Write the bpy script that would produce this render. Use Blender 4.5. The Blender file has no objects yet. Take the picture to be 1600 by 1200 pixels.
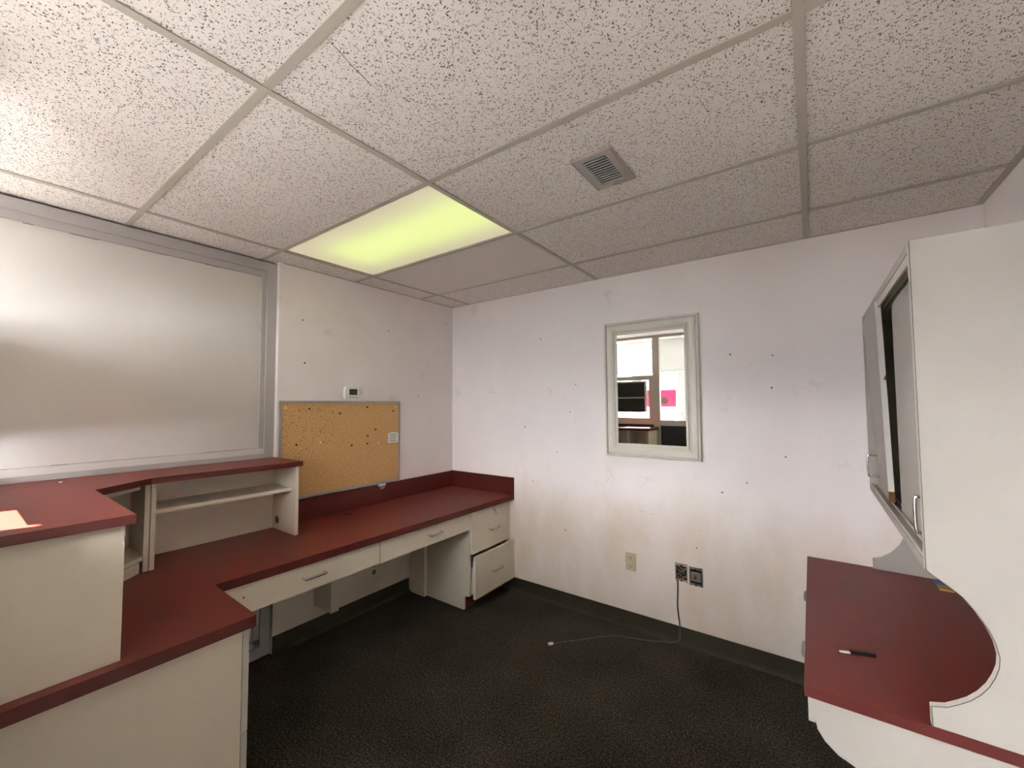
import bpy, bmesh, math, random
from mathutils import Vector, Matrix
random.seed(7)
S = bpy.context.scene
COL = S.collection

# ------------------------------------------------------------------ camera
F, YAW, PIT, ROL = 643.98, -0.6274, 0.0483, -0.0063
CAM = Vector((2.6435, -2.7178, 1.4799))
fw = Vector((math.sin(YAW) * math.cos(PIT), math.cos(YAW) * math.cos(PIT), math.sin(PIT)))
rt = Vector((math.cos(YAW), -math.sin(YAW), 0)); up = rt.cross(fw)
r2 = rt * math.cos(ROL) + up * math.sin(ROL); u2 = -rt * math.sin(ROL) + up * math.cos(ROL)
cd = bpy.data.cameras.new('camera'); cam = bpy.data.objects.new('camera', cd); COL.objects.link(cam)
cd.sensor_fit = 'HORIZONTAL'; cd.sensor_width = 36.0; cd.lens = F / 1600 * 36.0
cd.clip_start = 0.01; cd.clip_end = 200
M = Matrix((r2, u2, -fw)).transposed().to_4x4(); M.translation = CAM
cam.matrix_world = M
S.camera = cam

# ------------------------------------------------------------------ view, world, sun, window light
S.view_settings.view_transform = 'Standard'; S.view_settings.look = 'None'
S.view_settings.exposure = 2.08; S.view_settings.gamma = 1.0
S.view_settings.use_curve_mapping = False
S.cycles.use_denoising = True
S.cycles.max_bounces = 10; S.cycles.diffuse_bounces = 7; S.cycles.transparent_max_bounces = 12
S.cycles.caustics_reflective = False; S.cycles.caustics_refractive = False
S.cycles.sample_clamp_indirect = 6.0

W = bpy.data.worlds.new('world'); S.world = W; W.use_nodes = True
bg = W.node_tree.nodes['Background']
bg.inputs[0].default_value = (0.93, 0.95, 1.0, 1); bg.inputs[1].default_value = 21.0

SUN_E, SUN_AZ = math.radians(43), math.atan2(0.30, 0.95)
sd = bpy.data.lights.new('sun', 'SUN'); sun = bpy.data.objects.new('sun', sd); COL.objects.link(sun)
sd.energy = 46.0; sd.angle = 0.009; sd.color = (1.0, 0.93, 0.82)
sdir = Vector((math.sin(SUN_AZ) * math.cos(SUN_E), math.cos(SUN_AZ) * math.cos(SUN_E), -math.sin(SUN_E)))
sun.rotation_euler = sdir.to_track_quat('-Z', 'Y').to_euler()
sun.location = (0.5, -8, 6)
LOBBY_LAMP = 0.8          # emission of the lobby ceiling panels
TROFFER = 0.20             # emission of the dim greenish ceiling light

# ------------------------------------------------------------------ helpers
ORG = {}
def org(p):
    return ORG.get(p.name, Vector((0, 0, 0))) if p else Vector((0, 0, 0))

def obj(name, bm, mat, parent=None, bevel=0.0, smooth=False, label=None):
    if bevel:
        ed = [e for e in bm.edges if len(e.link_faces) == 2 and e.calc_face_angle(0) > 0.5]
        bmesh.ops.bevel(bm, geom=ed, offset=bevel, segments=2, profile=0.5, affect='EDGES', clamp_overlap=True)
    bmesh.ops.recalc_face_normals(bm, faces=bm.faces)
    if parent:
        o0 = org(parent)
    else:
        xs = [v.co for v in bm.verts]
        lo = Vector((min(c.x for c in xs), min(c.y for c in xs), min(c.z for c in xs)))
        hi = Vector((max(c.x for c in xs), max(c.y for c in xs), max(c.z for c in xs)))
        o0 = Vector(((lo.x + hi.x) / 2, (lo.y + hi.y) / 2, lo.z))
    for v in bm.verts: v.co -= o0
    me = bpy.data.meshes.new(name); bm.to_mesh(me); bm.free()
    if smooth:
        for p in me.polygons: p.use_smooth = True
    me.materials.append(mat)
    o = bpy.data.objects.new(name, me); COL.objects.link(o)
    if parent: o.parent = parent
    else: o.location = o0
    ORG[o.name] = o0.copy()
    if label: o['label'] = label
    return o

def thing(name, label, cat, loc, group=None):
    o = bpy.data.objects.new(name, None); COL.objects.link(o); o.location = loc
    o.empty_display_size = 0.05
    ORG[o.name] = Vector(loc)
    o['label'] = label; o['category'] = cat
    if group: o['group'] = group
    return o

def tag(o, label, cat, group=None):
    o['label'] = label; o['category'] = cat
    if group: o['group'] = group
    return o

def struct(o, label=None):
    o['kind'] = 'structure'
    if label: o['label'] = label
    return o

def sroot(name, loc, label):
    o = bpy.data.objects.new(name, None); COL.objects.link(o); o.location = loc
    ORG[o.name] = Vector(loc); o['kind'] = 'structure'; o['label'] = label
    return o

def box(x0, x1, y0, y1, z0, z1, bm=None):
    bm = bm or bmesh.new()
    vs = [bm.verts.new((x, y, z)) for x in (x0, x1) for y in (y0, y1) for z in (z0, z1)]
    for f in ((0, 1, 3, 2), (4, 6, 7, 5), (0, 4, 5, 1), (2, 3, 7, 6), (0, 2, 6, 4), (1, 5, 7, 3)):
        bm.faces.new([vs[i] for i in f])
    return bm

def prism(pts, axis, a0, a1, bm=None):
    """pts: 2-D outline in the two remaining axes (in xyz order), extruded from a0 to a1 along axis."""
    bm = bm or bmesh.new()
    def mk(p, a):
        return {'x': (a, p[0], p[1]), 'y': (p[0], a, p[1]), 'z': (p[0], p[1], a)}[axis]
    A = [bm.verts.new(mk(p, a0)) for p in pts]; B = [bm.verts.new(mk(p, a1)) for p in pts]
    n = len(pts)
    bm.faces.new(A); bm.faces.new(B[::-1])
    for i in range(n):
        bm.faces.new((A[i], A[(i + 1) % n], B[(i + 1) % n], B[i]))
    return bm

def hexa(P, bm=None):
    """8 corners in box order (x lo/hi, y lo/hi, z lo/hi)"""
    bm = bm or bmesh.new()
    vs = [bm.verts.new(p) for p in P]
    for f in ((0, 1, 3, 2), (4, 6, 7, 5), (0, 4, 5, 1), (2, 3, 7, 6), (0, 2, 6, 4), (1, 5, 7, 3)):
        bm.faces.new([vs[i] for i in f])
    return bm

def smooth_path(pts, n=6):
    P = [Vector(p) for p in pts]; out = []
    for i in range(len(P) - 1):
        p0 = P[max(i - 1, 0)]; p1 = P[i]; p2 = P[i + 1]; p3 = P[min(i + 2, len(P) - 1)]
        for k in range(n):
            t = k / n
            out.append(0.5 * ((2 * p1) + (p2 - p0) * t + (2 * p0 - 5 * p1 + 4 * p2 - p3) * t * t + (3 * p1 - p0 - 3 * p2 + p3) * t ** 3))
    out.append(P[-1]); return out

def tube(pts, r, n=8, bm=None):
    bm = bm or bmesh.new()
    P = [Vector(p) for p in pts]; rings = []
    t0 = (P[1] - P[0]).normalized()
    nrm = t0.orthogonal().normalized()
    for i, p in enumerate(P):
        if i == 0: t = (P[1] - P[0])
        elif i == len(P) - 1: t = (P[-1] - P[-2])
        else: t = (P[i + 1] - P[i]).normalized() + (P[i] - P[i - 1]).normalized()
        t.normalize()
        nrm = (nrm - t * nrm.dot(t)).normalized(); b = t.cross(nrm)
        rings.append([bm.verts.new(p + (nrm * math.cos(a) + b * math.sin(a)) * r) for a in [2 * math.pi * k / n for k in range(n)]])
    for i in range(len(rings) - 1):
        for k in range(n):
            bm.faces.new((rings[i][k], rings[i][(k + 1) % n], rings[i + 1][(k + 1) % n], rings[i + 1][k]))
    bm.faces.new(rings[0][::-1]); bm.faces.new(rings[-1])
    return bm

def disc(c, axis, r, h, n=12, bm=None):
    """short cylinder from c along the signed axis"""
    bm = bm or bmesh.new()
    d = Vector(axis).normalized(); a = d.orthogonal().normalized(); b = d.cross(a); c = Vector(c)
    A = [bm.verts.new(c + (a * math.cos(t) + b * math.sin(t)) * r) for t in [2 * math.pi * k / n for k in range(n)]]
    B = [bm.verts.new(v.co + d * h) for v in A]
    bm.faces.new(A[::-1]); bm.faces.new(B)
    for k in range(n): bm.faces.new((A[k], A[(k + 1) % n], B[(k + 1) % n], B[k]))
    return bm

def arc(cx, cy, rx, ry, a0, a1, n):
    return [(cx + rx * math.cos(math.radians(a0 + (a1 - a0) * k / n)), cy + ry * math.sin(math.radians(a0 + (a1 - a0) * k / n))) for k in range(n + 1)]

# ------------------------------------------------------------------ materials
def nd(nt, t, **kw):
    n = nt.nodes.new(t)
    for k, v in kw.items(): setattr(n, k, v)
    return n

def srgb(r, g, b):
    f = lambda c: (c / 255 / 12.92) if c / 255 <= 0.04045 else ((c / 255 + 0.055) / 1.055) ** 2.4
    return (f(r), f(g), f(b), 1)

def mat(name, base, rough=0.5, metal=0.0, spec=0.5, var=0.0, vscale=6.0, bump=0.0, bscale=200.0, dirt=None, dscale=3.0, dlo=0.55, dhi=0.8):
    m = bpy.data.materials.new(name); m.use_nodes = True; nt = m.node_tree
    b = nt.nodes['Principled BSDF']
    b.inputs['Roughness'].default_value = rough; b.inputs['Metallic'].default_value = metal
    b.inputs['Specular IOR Level'].default_value = spec
    b.inputs['Base Color'].default_value = base
    geo = nd(nt, 'ShaderNodeNewGeometry')
    if var or dirt:
        n1 = nd(nt, 'ShaderNodeTexNoise'); n1.inputs['Scale'].default_value = vscale; n1.inputs['Detail'].default_value = 6
        nt.links.new(geo.outputs['Position'], n1.inputs['Vector'])
        rp = nd(nt, 'ShaderNodeMapRange'); rp.inputs[1].default_value = 0.3; rp.inputs[2].default_value = 0.7
        rp.inputs[3].default_value = 1 - var; rp.inputs[4].default_value = 1 + var
        nt.links.new(n1.outputs['Fac'], rp.inputs[0])
        mx = nd(nt, 'ShaderNodeMix', data_type='RGBA', blend_type='MULTIPLY'); mx.inputs[0].default_value = 1
        mx.inputs[6].default_value = base
        nt.links.new(rp.outputs[0], mx.inputs[7])
        out = mx.outputs[2]
        if dirt:
            n2 = nd(nt, 'ShaderNodeTexNoise'); n2.inputs['Scale'].default_value = dscale; n2.inputs['Detail'].default_value = 8; n2.inputs['Roughness'].default_value = 0.7
            nt.links.new(geo.outputs['Position'], n2.inputs['Vector'])
            r2_ = nd(nt, 'ShaderNodeMapRange'); r2_.inputs[1].default_value = dlo; r2_.inputs[2].default_value = dhi
            nt.links.new(n2.outputs['Fac'], r2_.inputs[0])
            mx2 = nd(nt, 'ShaderNodeMix', data_type='RGBA'); mx2.inputs[7].default_value = dirt
            nt.links.new(r2_.outputs[0], mx2.inputs[0]); nt.links.new(out, mx2.inputs[6]); out = mx2.outputs[2]
        nt.links.new(out, b.inputs['Base Color'])
    if bump:
        n3 = nd(nt, 'ShaderNodeTexNoise'); n3.inputs['Scale'].default_value = bscale; n3.inputs['Detail'].default_value = 4
        nt.links.new(geo.outputs['Position'], n3.inputs['Vector'])
        bp = nd(nt, 'ShaderNodeBump'); bp.inputs['Strength'].default_value = bump; bp.inputs['Distance'].default_value = 0.002
        nt.links.new(n3.outputs['Fac'], bp.inputs['Height']); nt.links.new(bp.outputs[0], b.inputs['Normal'])
    return m

def math_n(nt, op, a, b=None, clamp=False):
    n = nd(nt, 'ShaderNodeMath', operation=op, use_clamp=clamp)
    for i, v in enumerate((a, b)):
        if v is None: continue
        if isinstance(v, (int, float)): n.inputs[i].default_value = v
        else: nt.links.new(v, n.inputs[i])
    return n.outputs[0]

def ceiling_mat():
    m = bpy.data.materials.new('fissured_ceiling_board'); m.use_nodes = True; nt = m.node_tree
    b = nt.nodes['Principled BSDF']; b.inputs['Roughness'].default_value = 0.95; b.inputs['Specular IOR Level'].default_value = 0.1
    geo = nd(nt, 'ShaderNodeNewGeometry')
    nz = nd(nt, 'ShaderNodeTexNoise'); nz.inputs['Scale'].default_value = 55; nz.inputs['Detail'].default_value = 3
    nt.links.new(geo.outputs['Position'], nz.inputs['Vector'])
    off = nd(nt, 'ShaderNodeVectorMath', operation='SCALE'); off.inputs['Scale'].default_value = 0.009
    nt.links.new(nz.outputs['Color'], off.inputs[0])
    add = nd(nt, 'ShaderNodeVectorMath', operation='ADD')
    nt.links.new(geo.outputs['Position'], add.inputs[0]); nt.links.new(off.outputs[0], add.inputs[1])
    masks = []
    for sx, sy, rad, thr, so in ((70, 180, 0.33, 0.54, 0.0), (180, 74, 0.33, 0.58, 3.7), (215, 215, 0.30, 0.48, 8.1)):
        mp = nd(nt, 'ShaderNodeMapping'); mp.inputs['Scale'].default_value = (sx, sy, 1); mp.inputs['Location'].default_value = (so, so, 0)
        mp.inputs['Rotation'].default_value = (0, 0, 0.35)
        nt.links.new(add.outputs[0], mp.inputs[0])
        v = nd(nt, 'ShaderNodeTexVoronoi', voronoi_dimensions='2D', feature='F1'); v.inputs['Scale'].default_value = 1.0
        nt.links.new(mp.outputs[0], v.inputs['Vector'])
        sep = nd(nt, 'ShaderNodeSeparateColor'); nt.links.new(v.outputs['Color'], sep.inputs[0])
        rr = nd(nt, 'ShaderNodeMapRange'); rr.inputs[1].default_value = thr; rr.inputs[2].default_value = 1.0; rr.inputs[3].default_value = 0.0; rr.inputs[4].default_value = rad
        nt.links.new(sep.outputs[0], rr.inputs[0])
        d = math_n(nt, 'SUBTRACT', rr.outputs[0], v.outputs['Distance'])
        masks.append(math_n(nt, 'MULTIPLY', d, 14.0, True))
    mk = math_n(nt, 'MAXIMUM', math_n(nt, 'MAXIMUM', masks[0], masks[1]), masks[2])
    mx = nd(nt, 'ShaderNodeMix', data_type='RGBA'); mx.inputs[6].default_value = (0.88, 0.825, 0.775, 1); mx.inputs[7].default_value = (0.19, 0.16, 0.13, 1)  # pits coloured dark to stand for the shade in their depth
    nt.links.new(mk, mx.inputs[0])
    nt.links.new(mx.outputs[2], b.inputs['Base Color'])
    fine = nd(nt, 'ShaderNodeTexNoise'); fine.inputs['Scale'].default_value = 240; fine.inputs['Detail'].default_value = 4
    nt.links.new(geo.outputs['Position'], fine.inputs['Vector'])
    h = math_n(nt, 'SUBTRACT', math_n(nt, 'MULTIPLY', fine.outputs['Fac'], 0.5), math_n(nt, 'MULTIPLY', mk, 1.5))
    bp = nd(nt, 'ShaderNodeBump'); bp.inputs['Strength'].default_value = 0.6; bp.inputs['Distance'].default_value = 0.002
    nt.links.new(h, bp.inputs['Height']); nt.links.new(bp.outputs[0], b.inputs['Normal'])
    return m

def carpet_mat():
    m = bpy.data.materials.new('carpet'); m.use_nodes = True; nt = m.node_tree
    b = nt.nodes['Principled BSDF']; b.inputs['Roughness'].default_value = 1.0; b.inputs['Specular IOR Level'].default_value = 0.05
    geo = nd(nt, 'ShaderNodeNewGeometry')
    n1 = nd(nt, 'ShaderNodeTexNoise'); n1.inputs['Scale'].default_value = 115; n1.inputs['Detail'].default_value = 6; n1.inputs['Roughness'].default_value = 0.75
    nt.links.new(geo.outputs['Position'], n1.inputs['Vector'])
    cr = nd(nt, 'ShaderNodeValToRGB'); e = cr.color_ramp.elements
    e[0].position = 0.38; e[0].color = (0.014, 0.0125, 0.010, 1); e[1].position = 0.66; e[1].color = (0.150, 0.124, 0.094, 1)
    k = cr.color_ramp.elements.new(0.52); k.color = (0.050, 0.042, 0.032, 1)
    nt.links.new(n1.outputs['Fac'], cr.inputs[0])
    n2 = nd(nt, 'ShaderNodeTexNoise'); n2.inputs['Scale'].default_value = 2.2; n2.inputs['Detail'].default_value = 5
    nt.links.new(geo.outputs['Position'], n2.inputs['Vector'])
    rp = nd(nt, 'ShaderNodeMapRange'); rp.inputs[1].default_value = 0.3; rp.inputs[2].default_value = 0.7; rp.inputs[3].default_value = 0.75; rp.inputs[4].default_value = 1.25
    nt.links.new(n2.outputs['Fac'], rp.inputs[0])
    mx = nd(nt, 'ShaderNodeMix', data_type='RGBA', blend_type='MULTIPLY'); mx.inputs[0].default_value = 1
    nt.links.new(cr.outputs[0], mx.inputs[6]); nt.links.new(rp.outputs[0], mx.inputs[7]); nt.links.new(mx.outputs[2], b.inputs['Base Color'])
    bp = nd(nt, 'ShaderNodeBump'); bp.inputs['Strength'].default_value = 0.7; bp.inputs['Distance'].default_value = 0.003
    nt.links.new(n1.outputs['Fac'], bp.inputs['Height']); nt.links.new(bp.outputs[0], b.inputs['Normal'])
    return m

def cork_mat():
    m = bpy.data.materials.new('cork'); m.use_nodes = True; nt = m.node_tree
    b = nt.nodes['Principled BSDF']; b.inputs['Roughness'].default_value = 0.9; b.inputs['Specular IOR Level'].default_value = 0.15
    geo = nd(nt, 'ShaderNodeNewGeometry')
    n1 = nd(nt, 'ShaderNodeTexNoise'); n1.inputs['Scale'].default_value = 110; n1.inputs['Detail'].default_value = 5
    nt.links.new(geo.outputs['Position'], n1.inputs['Vector'])
    cr = nd(nt, 'ShaderNodeValToRGB'); e = cr.color_ramp.elements
    e[0].position = 0.3; e[0].color = (0.45, 0.245, 0.098, 1); e[1].position = 0.70; e[1].color = (0.72, 0.45, 0.195, 1)
    nt.links.new(n1.outputs['Fac'], cr.inputs[0])
    v = nd(nt, 'ShaderNodeTexVoronoi', feature='F1'); v.inputs['Scale'].default_value = 60
    nt.links.new(geo.outputs['Position'], v.inputs['Vector'])
    sep = nd(nt, 'ShaderNodeSeparateColor'); nt.links.new(v.outputs['Color'], sep.inputs[0])
    # pin holes, thick in the upper corner nearest the window frame
    g = nd(nt, 'ShaderNodeVectorMath', operation='DISTANCE'); g.inputs[1].default_value = (0.0, -1.34, 1.36)
    nt.links.new(geo.outputs['Position'], g.inputs[0])
    rr = nd(nt, 'ShaderNodeMapRange'); rr.inputs[1].default_value = 0.12; rr.inputs[2].default_value = 0.45; rr.inputs[3].default_value = 0.45; rr.inputs[4].default_value = 0.93
    nt.links.new(g.outputs['Value'], rr.inputs[0])
    on = math_n(nt, 'GREATER_THAN', sep.outputs[0], rr.outputs[0])
    near = math_n(nt, 'LESS_THAN', v.outputs['Distance'], 0.19)
    mk = math_n(nt, 'MULTIPLY', on, near)
    mx = nd(nt, 'ShaderNodeMix', data_type='RGBA'); mx.inputs[7].default_value = (0.09, 0.045, 0.02, 1)
    nt.links.new(mk, mx.inputs[0]); nt.links.new(cr.outputs[0], mx.inputs[6]); nt.links.new(mx.outputs[2], b.inputs['Base Color'])
    return m

def glass_mat():
    m = bpy.data.materials.new('window_glass'); m.use_nodes = True; nt = m.node_tree
    nt.nodes.remove(nt.nodes['Principled BSDF'])
    t = nd(nt, 'ShaderNodeBsdfTransparent'); t.inputs[0].default_value = (0.96, 0.96, 0.96, 1)
    g = nd(nt, 'ShaderNodeBsdfGlossy'); g.inputs['Roughness'].default_value = 0.01
    mx = nd(nt, 'ShaderNodeMixShader'); mx.inputs[0].default_value = 0.05
    nt.links.new(t.outputs[0], mx.inputs[1]); nt.links.new(g.outputs[0], mx.inputs[2])
    nt.links.new(mx.outputs[0], nt.nodes['Material Output'].inputs[0])
    return m

def emit_mat(name, color, strength):
    m = bpy.data.materials.new(name); m.use_nodes = True; nt = m.node_tree
    b = nt.nodes['Principled BSDF']; b.inputs['Base Color'].default_value = (0.8, 0.8, 0.75, 1)
    b.inputs['Emission Color'].default_value = color; b.inputs['Emission Strength'].default_value = strength
    return m

def lens_mat():
    """ribbed acrylic lens lit from behind by a tired fluorescent tube: brightest along the tube"""
    m = bpy.data.materials.new('lamp_lens'); m.use_nodes = True; nt = m.node_tree
    b = nt.nodes['Principled BSDF']; b.inputs['Base Color'].default_value = (0.62, 0.60, 0.52, 1); b.inputs['Roughness'].default_value = 0.35
    geo = nd(nt, 'ShaderNodeNewGeometry'); sp = nd(nt, 'ShaderNodeSeparateXYZ'); nt.links.new(geo.outputs['Position'], sp.inputs[0])
    dy = math_n(nt, 'ABSOLUTE', math_n(nt, 'SUBTRACT', sp.outputs[1], -1.300))
    fy = nd(nt, 'ShaderNodeMapRange', interpolation_type='SMOOTHSTEP'); fy.inputs[1].default_value = 0.06; fy.inputs[2].default_value = 0.30; fy.inputs[3].default_value = 1.0; fy.inputs[4].default_value = 0.0
    nt.links.new(dy, fy.inputs[0])
    fx = nd(nt, 'ShaderNodeMapRange', interpolation_type='SMOOTHSTEP'); fx.inputs[1].default_value = 0.24; fx.inputs[2].default_value = 0.50; fx.inputs[3].default_value = 0.1; fx.inputs[4].default_value = 1.0
    nt.links.new(sp.outputs[0], fx.inputs[0])
    w = nd(nt, 'ShaderNodeTexChecker'); w.inputs['Scale'].default_value = 95
    nt.links.new(geo.outputs['Position'], w.inputs['Vector'])
    f = math_n(nt, 'MULTIPLY', fy.outputs[0], fx.outputs[0])
    wv = math_n(nt, 'MULTIPLY', math_n(nt, 'SUBTRACT', w.outputs['Fac'], 0.5), math_n(nt, 'MULTIPLY', math_n(nt, 'SUBTRACT', 1.0, f), 0.30))
    cm = nd(nt, 'ShaderNodeMix', data_type='RGBA'); cm.inputs[6].default_value = (0.62, 0.57, 0.36, 1); cm.inputs[7].default_value = (0.76, 0.93, 0.27, 1)
    nt.links.new(f, cm.inputs[0])
    nt.links.new(cm.outputs[2], b.inputs['Emission Color'])
    st = math_n(nt, 'MULTIPLY', math_n(nt, 'ADD', math_n(nt, 'ADD', math_n(nt, 'MULTIPLY', f, 0.25), 0.75), wv), TROFFER)
    nt.links.new(st, b.inputs['Emission Strength'])
    return m

def wall_mat(name, base, dirt):
    m = mat(name, base, rough=0.55, spec=0.3, var=0.03, vscale=2.5, bump=0.12, bscale=90, dirt=dirt, dscale=5.5, dlo=0.60, dhi=0.95)
    nt = m.node_tree; b = nt.nodes['Principled BSDF']; src = b.inputs['Base Color'].links[0].from_socket
    geo = nd(nt, 'ShaderNodeNewGeometry'); sp = nd(nt, 'ShaderNodeSeparateXYZ'); nt.links.new(geo.outputs['Position'], sp.inputs[0])
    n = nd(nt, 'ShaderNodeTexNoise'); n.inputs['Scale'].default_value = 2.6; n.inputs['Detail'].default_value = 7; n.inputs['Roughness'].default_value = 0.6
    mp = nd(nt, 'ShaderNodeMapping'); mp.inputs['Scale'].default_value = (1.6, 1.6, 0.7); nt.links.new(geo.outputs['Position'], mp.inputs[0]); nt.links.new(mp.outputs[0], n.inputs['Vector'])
    # warm bounce light painted in as a patchy yellowish tint, strongest low down
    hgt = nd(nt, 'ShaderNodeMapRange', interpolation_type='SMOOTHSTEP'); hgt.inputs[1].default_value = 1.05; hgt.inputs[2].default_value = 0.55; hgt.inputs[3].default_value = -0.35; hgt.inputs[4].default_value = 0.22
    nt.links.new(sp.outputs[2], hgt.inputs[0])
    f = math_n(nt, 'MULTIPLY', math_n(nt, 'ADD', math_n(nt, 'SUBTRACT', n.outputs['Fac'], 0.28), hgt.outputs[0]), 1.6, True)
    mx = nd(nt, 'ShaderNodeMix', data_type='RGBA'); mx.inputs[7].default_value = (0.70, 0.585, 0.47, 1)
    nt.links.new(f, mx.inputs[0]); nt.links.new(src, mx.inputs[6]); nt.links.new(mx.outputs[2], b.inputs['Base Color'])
    return m

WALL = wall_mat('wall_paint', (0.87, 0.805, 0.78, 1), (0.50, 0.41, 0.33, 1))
PANEL = mat('painted_panel', (0.66, 0.625, 0.575, 1), 0.42, spec=0.4, var=0.03, vscale=1.5, bump=0.08, bscale=40)
CEIL = ceiling_mat()
CEILPLAIN = mat('plain_ceiling_board', (0.82, 0.765, 0.715, 1), 0.95, spec=0.1, var=0.05, vscale=60, bump=0.4, bscale=300)
TEE = mat('painted_tee_metal', (0.50, 0.465, 0.39, 1), 0.45, spec=0.4)
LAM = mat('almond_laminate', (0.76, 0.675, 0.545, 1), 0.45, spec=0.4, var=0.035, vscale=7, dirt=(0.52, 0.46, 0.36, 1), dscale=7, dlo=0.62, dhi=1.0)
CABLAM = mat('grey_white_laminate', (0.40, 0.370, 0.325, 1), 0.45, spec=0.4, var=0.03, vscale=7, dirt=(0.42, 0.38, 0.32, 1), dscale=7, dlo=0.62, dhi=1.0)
LAMEDGE = mat('almond_edge_band', (0.60, 0.56, 0.495, 1), 0.4, spec=0.4)
RED = mat('red_laminate', (0.165, 0.028, 0.021, 1), 0.40, spec=0.36, var=0.05, vscale=9, bump=0.05, bscale=500)
REDD = mat('dimmed_red_edge', (0.095, 0.0155, 0.0125, 1), 0.42, spec=0.35)
CARPET = carpet_mat()
BASE = mat('rubber_base', (0.044, 0.038, 0.026, 1), 0.5, spec=0.2, var=0.08, vscale=10)
ALU = mat('painted_aluminium', (0.45, 0.425, 0.405, 1), 0.42, spec=0.45, var=0.03, vscale=4)
ALUBACK = mat('bronze_aluminium', (0.60, 0.565, 0.50, 1), 0.4, spec=0.45)
CHROME = mat('chrome', (0.75, 0.74, 0.72, 1), 0.14, metal=1.0)
STEEL = mat('steel', (0.42, 0.41, 0.39, 1), 0.38, metal=1.0)
CORK = cork_mat()
MIRROR = mat('mirror_silver', (0.93, 0.95, 0.94, 1), 0.0, metal=1.0)
CREAM = mat('cream_frame_paint', (0.70, 0.655, 0.56, 1), 0.4, spec=0.4, var=0.02)
WHITEP = mat('white_plastic', (0.78, 0.76, 0.72, 1), 0.4)
IVORY = mat('ivory_plastic', (0.52, 0.44, 0.29, 1), 0.4)
DARK = mat('black_plastic', (0.012, 0.012, 0.012, 1), 0.4)
CABLE = mat('grey_cable', (0.070, 0.066, 0.060, 1), 0.55)
GREYP = mat('grey_plastic', (0.22, 0.21, 0.20, 1), 0.5)
LCD = mat('lcd', (0.055, 0.058, 0.045, 1), 0.2)
VENT = mat('vent_grey_paint', (0.40, 0.36, 0.325, 1), 0.4, spec=0.5)
VENTSL = mat('vent_slat_metal', (0.75, 0.75, 0.73, 1), 0.3, spec=0.5)
CHIP = mat('bare_chipboard', (0.17, 0.080, 0.032, 1), 0.95, spec=0.1, var=0.3, vscale=120)
BRASS = mat('brass', (0.45, 0.33, 0.14, 1), 0.4, metal=1.0)
COPPER = mat('copper_wire', (0.36, 0.20, 0.07, 1), 0.4)
PINK = mat('pink_paper', (0.55, 0.035, 0.13, 1), 0.7)
BROWN = mat('brown_print', (0.09, 0.045, 0.022, 1), 0.7)
BLUE = mat('blue_print', (0.05, 0.12, 0.38, 1), 0.5)
GOLD = mat('gold_print', (0.42, 0.27, 0.09, 1), 0.5)
HOLE = mat('dark_hole', (0.05, 0.038, 0.03, 1), 0.9)
CRACK = mat('crack_grey', (0.17, 0.15, 0.13, 1), 0.95)
CHALK = mat('chalky_chip', (0.9, 0.89, 0.87, 1), 0.95)
PINKPL = mat('pale_pin_plastic', (0.80, 0.62, 0.40, 1), 0.3)
PAPER = mat('paper', (0.78, 0.75, 0.70, 1), 0.8)
PRINT = mat('grey_print', (0.16, 0.15, 0.14, 1), 0.8)
GLASS = glass_mat()
NAVY = mat('dark_infill_panel', (0.013, 0.016, 0.024, 1), 0.35)
LOBBYW = mat('lobby_white_paint', (0.70, 0.70, 0.68, 1), 0.6, var=0.02)
LOBBYLAMP = emit_mat('lobby_lamp_lens', (1.0, 0.965, 0.92, 1), LOBBY_LAMP)
LENS = lens_mat()
PAVE = mat('pavement', (0.06, 0.06, 0.06, 1), 0.9, var=0.1, vscale=2)
LFLOOR = mat('lobby_floor', (0.05, 0.048, 0.046, 1), 0.5, var=0.1, vscale=3)
FACADE = mat('pale_facade', (0.45, 0.52, 0.60, 1), 0.8, var=0.05)

H = 2.367
XL0, XL1, XL2 = 0.2104, 1.4296, 2.6488
YR5, YR4, YR3, YR2 = -0.3896, -0.9992, -1.6088, -2.2184
YP = -2.75           # partition plane
XF = -0.03           # face of the window frame in the left wall
YO = -3.65           # outer wall of the lobby

# ------------------------------------------------------------------ shell
fl = struct(obj('floor', box(-0.2, 3.7, YP - .03, 0.15, -0.05, 0.0), CARPET), 'dark grey-brown speckled carpet floor')
struct(obj('floor_lobby', box(-1.6, 3.7, YO, YP - .03, -0.05, 0.0), LFLOOR), 'pale hard floor of the lobby')
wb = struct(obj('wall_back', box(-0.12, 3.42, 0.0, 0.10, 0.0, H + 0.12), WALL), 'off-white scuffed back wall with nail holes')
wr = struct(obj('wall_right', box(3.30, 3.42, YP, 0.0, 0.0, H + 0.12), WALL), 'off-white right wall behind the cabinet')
struct(obj('wall_left_light_stop', box(-0.20, -0.122, YP - .06, 0.10, 0.0, H + 0.12), LOBBYW), 'unseen backing wall stopping light leaks behind the storefront window')  # added behind the window frame to block a light leak
wl = struct(obj('wall_left', box(-0.12, 0.0, -1.52, 0.0, 0.0, H + 0.12), WALL, bevel=0.002), 'off-white left wall holding the cork board')

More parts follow.
